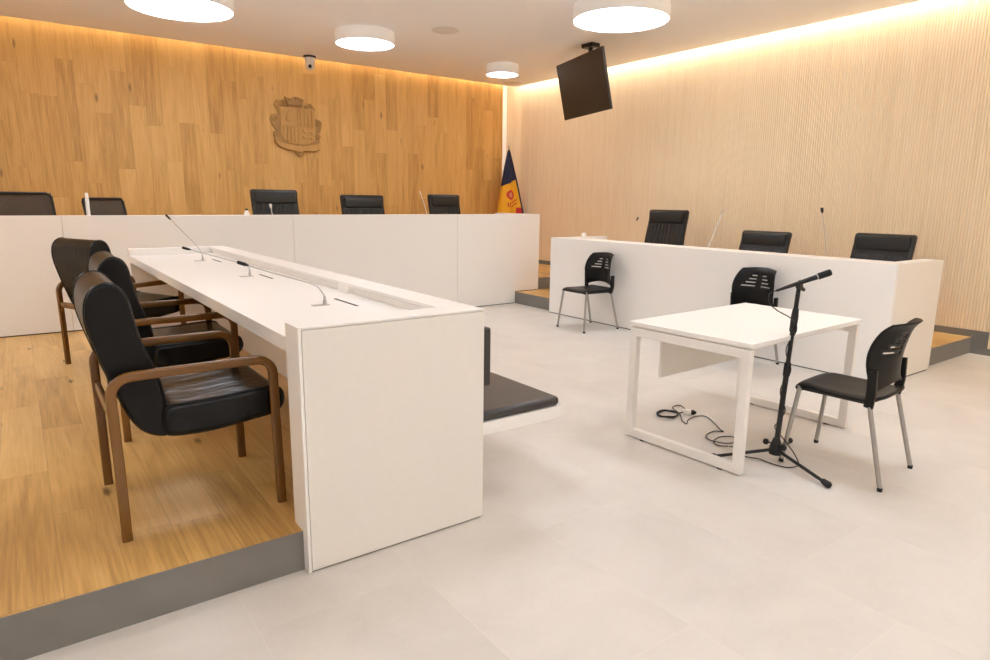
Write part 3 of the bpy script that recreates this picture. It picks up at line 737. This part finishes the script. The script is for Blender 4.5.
for an in (-104.4, 140.7, 18):
    dd = Vector((math.cos(R(an)), math.sin(R(an)), 0)); L_ = .365
    lg = G().tube([Vector((0, 0, .075)) + dd * .03, Vector((0, 0, .02)) + dd * L_], .0095, 12).build('leg', M['black_metal'], t, smooth=True)
    ax = (dd * L_ + Vector((0, 0, .02)) - dd * .03 - Vector((0, 0, .075))).normalized()
    G().lathe([(.010, -.03), (.0155, -.028), (.019, .012), (.014, .02), (0, .021)], dd * L_ + Vector((0, 0, .021)), 14, axis=ax).build('foot', M['rubber'], lg, smooth=True)
top = Vector((.068, 0, .98))
g = G().tube([top, top + Vector((.004, 0, .03))], .012, 12).lathe([(0, -.014), (.016, -.012), (.016, .012), (0, .014)], top + Vector((.006, 0, .04)), 14, axis=(0, 1, 0))
g.tube([top + Vector((.006, 0, .04)), top + Vector((.055, 0, .018))], [.013, .011], 12)
g.tube([top + Vector((.030, 0, .028)), top + Vector((.012, 0, .072))], [.011, .011], 12)
g.build('clip', M['black_metal'], t, smooth=True)
m0, m1 = Vector((3.284, 1.93, 1.013)), Vector((3.779, 1.93, 1.087))
ax = Vector((.76, -.553, .345)).normalized(); mc = Vector((HX + .078, HY, 1.041))
t = thing('microphone', 'black stick microphone held level in the clip on top of the stand', 'microphone', tuple(mc))
def P(k): return mc + ax * k
s0 = tuple(mc)
G().lathe([(.007, -.135), (.0085, -.10), (.0105, -.05), (.013, .04), (.0145, .088), (.0145, .093)], mc, 18, axis=ax).build('handle', M['black_metal'], t, off=s0, smooth=True)
G().lathe([(.0145, .093), (.0165, .095), (.0165, .099), (.0145, .10)], mc, 18, axis=ax).build('ring', M['metal'], t, off=s0, smooth=True, label='grey metal ring')
G().lathe([(.0145, .10), (.018, .105), (.019, .15), (.019, .168), (.017, .174), (0, .176)], mc, 18, axis=ax).build('grille', M['foam'], t, off=s0, smooth=True)
tail = P(-.135)
cp = [tail - ax * -.005, tail - ax * .035, (3.335, 2.01, .962), (3.33, 2.0, .93), (3.37, 1.97, .888), (3.42, 1.93, .855), (3.455, 1.912, .82)]
# then down the pole in loose turns
zz = .80
k = 0
while zz > .17:
    c = Vector((HX + .068 * max(0, (zz - .07) / .91), HY, zz)); an = k * .8 - 1.6
    cp.append(c + Vector((.0195 * math.cos(an), .0195 * math.sin(an), 0))); zz -= .030; k += 1
cp += [(3.45, 1.89, .13), (3.50, 1.865, .06), (3.50, 1.83, .012), (3.45, 1.815, .006), (3.39, 1.84, .006), (3.37, 1.92, .006), (3.375, 2.0, .006), (3.34, 2.07, .006), (3.36, 2.13, .006), (3.44, 2.16, .006), (3.40, 2.22, .006)]
o = G().tube(cat(cp, 4), .0032, 8).build('microphone_cable', M['cable'], smooth=True); tag(o, 'thin black cable from the microphone winding down the stand to the floor', 'cable')
cp = [(3.40, 2.225, .006), (3.36, 2.27, .006), (3.40, 2.33, .006), (3.50, 2.35, .007), (3.56, 2.30, .009), (3.50, 2.24, .008), (3.41, 2.26, .012), (3.385, 2.35, .012), (3.45, 2.42, .008), (3.56, 2.44, .006), (3.60, 2.40, .006), (3.62, 2.44, .006), (3.69, 2.53, .006), (3.765, 2.66, .006), (3.70, 2.70, .006), (3.60, 2.68, .006), (3.525, 2.635, .006), (3.56, 2.70, .006), (3.66, 2.80, .006), (3.73, 2.92, .006), (3.82, 2.93, .006), (3.79, 2.86, .006), (3.74, 2.80, .012)]
o = G().tube(cat(cp, 5), .0035, 8).build('floor_cable', M['cable'], smooth=True); tag(o, 'loose looping black cable lying on the tiles under the small table', 'cable')
cp = []
for k in range(64):
    an = k * .39; rr = .075 + .012 * math.sin(k * .37); cp.append((3.575 + rr * math.cos(an) * 1.05, 2.825 + rr * math.sin(an) * .9, .008 + .011 * (k / 64) + .004 * math.sin(k)))
cp += [(3.66, 2.80, .012), (3.69, 2.785, .02)]
o = G().tube(cat(cp, 2), .0042, 8).build('coiled_cable', M['cable'], smooth=True); tag(o, 'black cable wound in a small coil on the tiles under the small table', 'cable')
AD = Matrix.Translation((3.715, 2.765, 0)) @ Matrix.Rotation(R(40), 4, 'Z')
t = thing('power_adapter', 'white power adapter with a black plug on the tiles under the small table', 'power adapter', (3.715, 2.765, 0), R(40))
G().box(-.022, .022, -.015, .04, .0, .036).build('adapter_body', M['white_plastic'], t, bevel=.008, seg=3)
G().lathe([(.017, 0), (.017, .015), (.012, .026), (.007, .036)], (0, -.015, .018), 16, axis=(0, -1, 0)).build('plug', M['rubber'], t, smooth=True, label='black plug')

# ------------------------------------------------------------------ camera, world
cam = bpy.data.cameras.new('camera'); co = bpy.data.objects.new('camera', cam); COL.objects.link(co); SC.camera = co
cam.sensor_fit = 'HORIZONTAL'; cam.sensor_width = 36; cam.lens = 653.264 / 990 * 36; cam.clip_start = .05; cam.clip_end = 100
yaw, pitch, roll = .62901, .19577, -.01172
f = Vector((math.sin(yaw) * math.cos(pitch), math.cos(yaw) * math.cos(pitch), -math.sin(pitch))); r = Vector((math.cos(yaw), -math.sin(yaw), 0)); d = f.cross(r)
r2 = r * math.cos(roll) + d * math.sin(roll); d2 = -r * math.sin(roll) + d * math.cos(roll)
co.matrix_world = Matrix.Translation((0, 0, 1.47)) @ Matrix((r2, -d2, -f)).transposed().to_4x4()
wd = bpy.data.worlds.new('world'); SC.world = wd; wd.use_nodes = True
wd.node_tree.nodes['Background'].inputs[0].default_value = (.05, .045, .04, 1); wd.node_tree.nodes['Background'].inputs[1].default_value = .2
SC.view_settings.view_transform = 'Standard'; SC.view_settings.look = 'None'; SC.view_settings.gamma = 1; SC.view_settings.use_curve_mapping = False
SC.view_settings.exposure = 0.12
SC.cycles.diffuse_bounces = 24; SC.cycles.max_bounces = 24; SC.cycles.sample_clamp_indirect = 8
SC.cycles.use_denoising = True
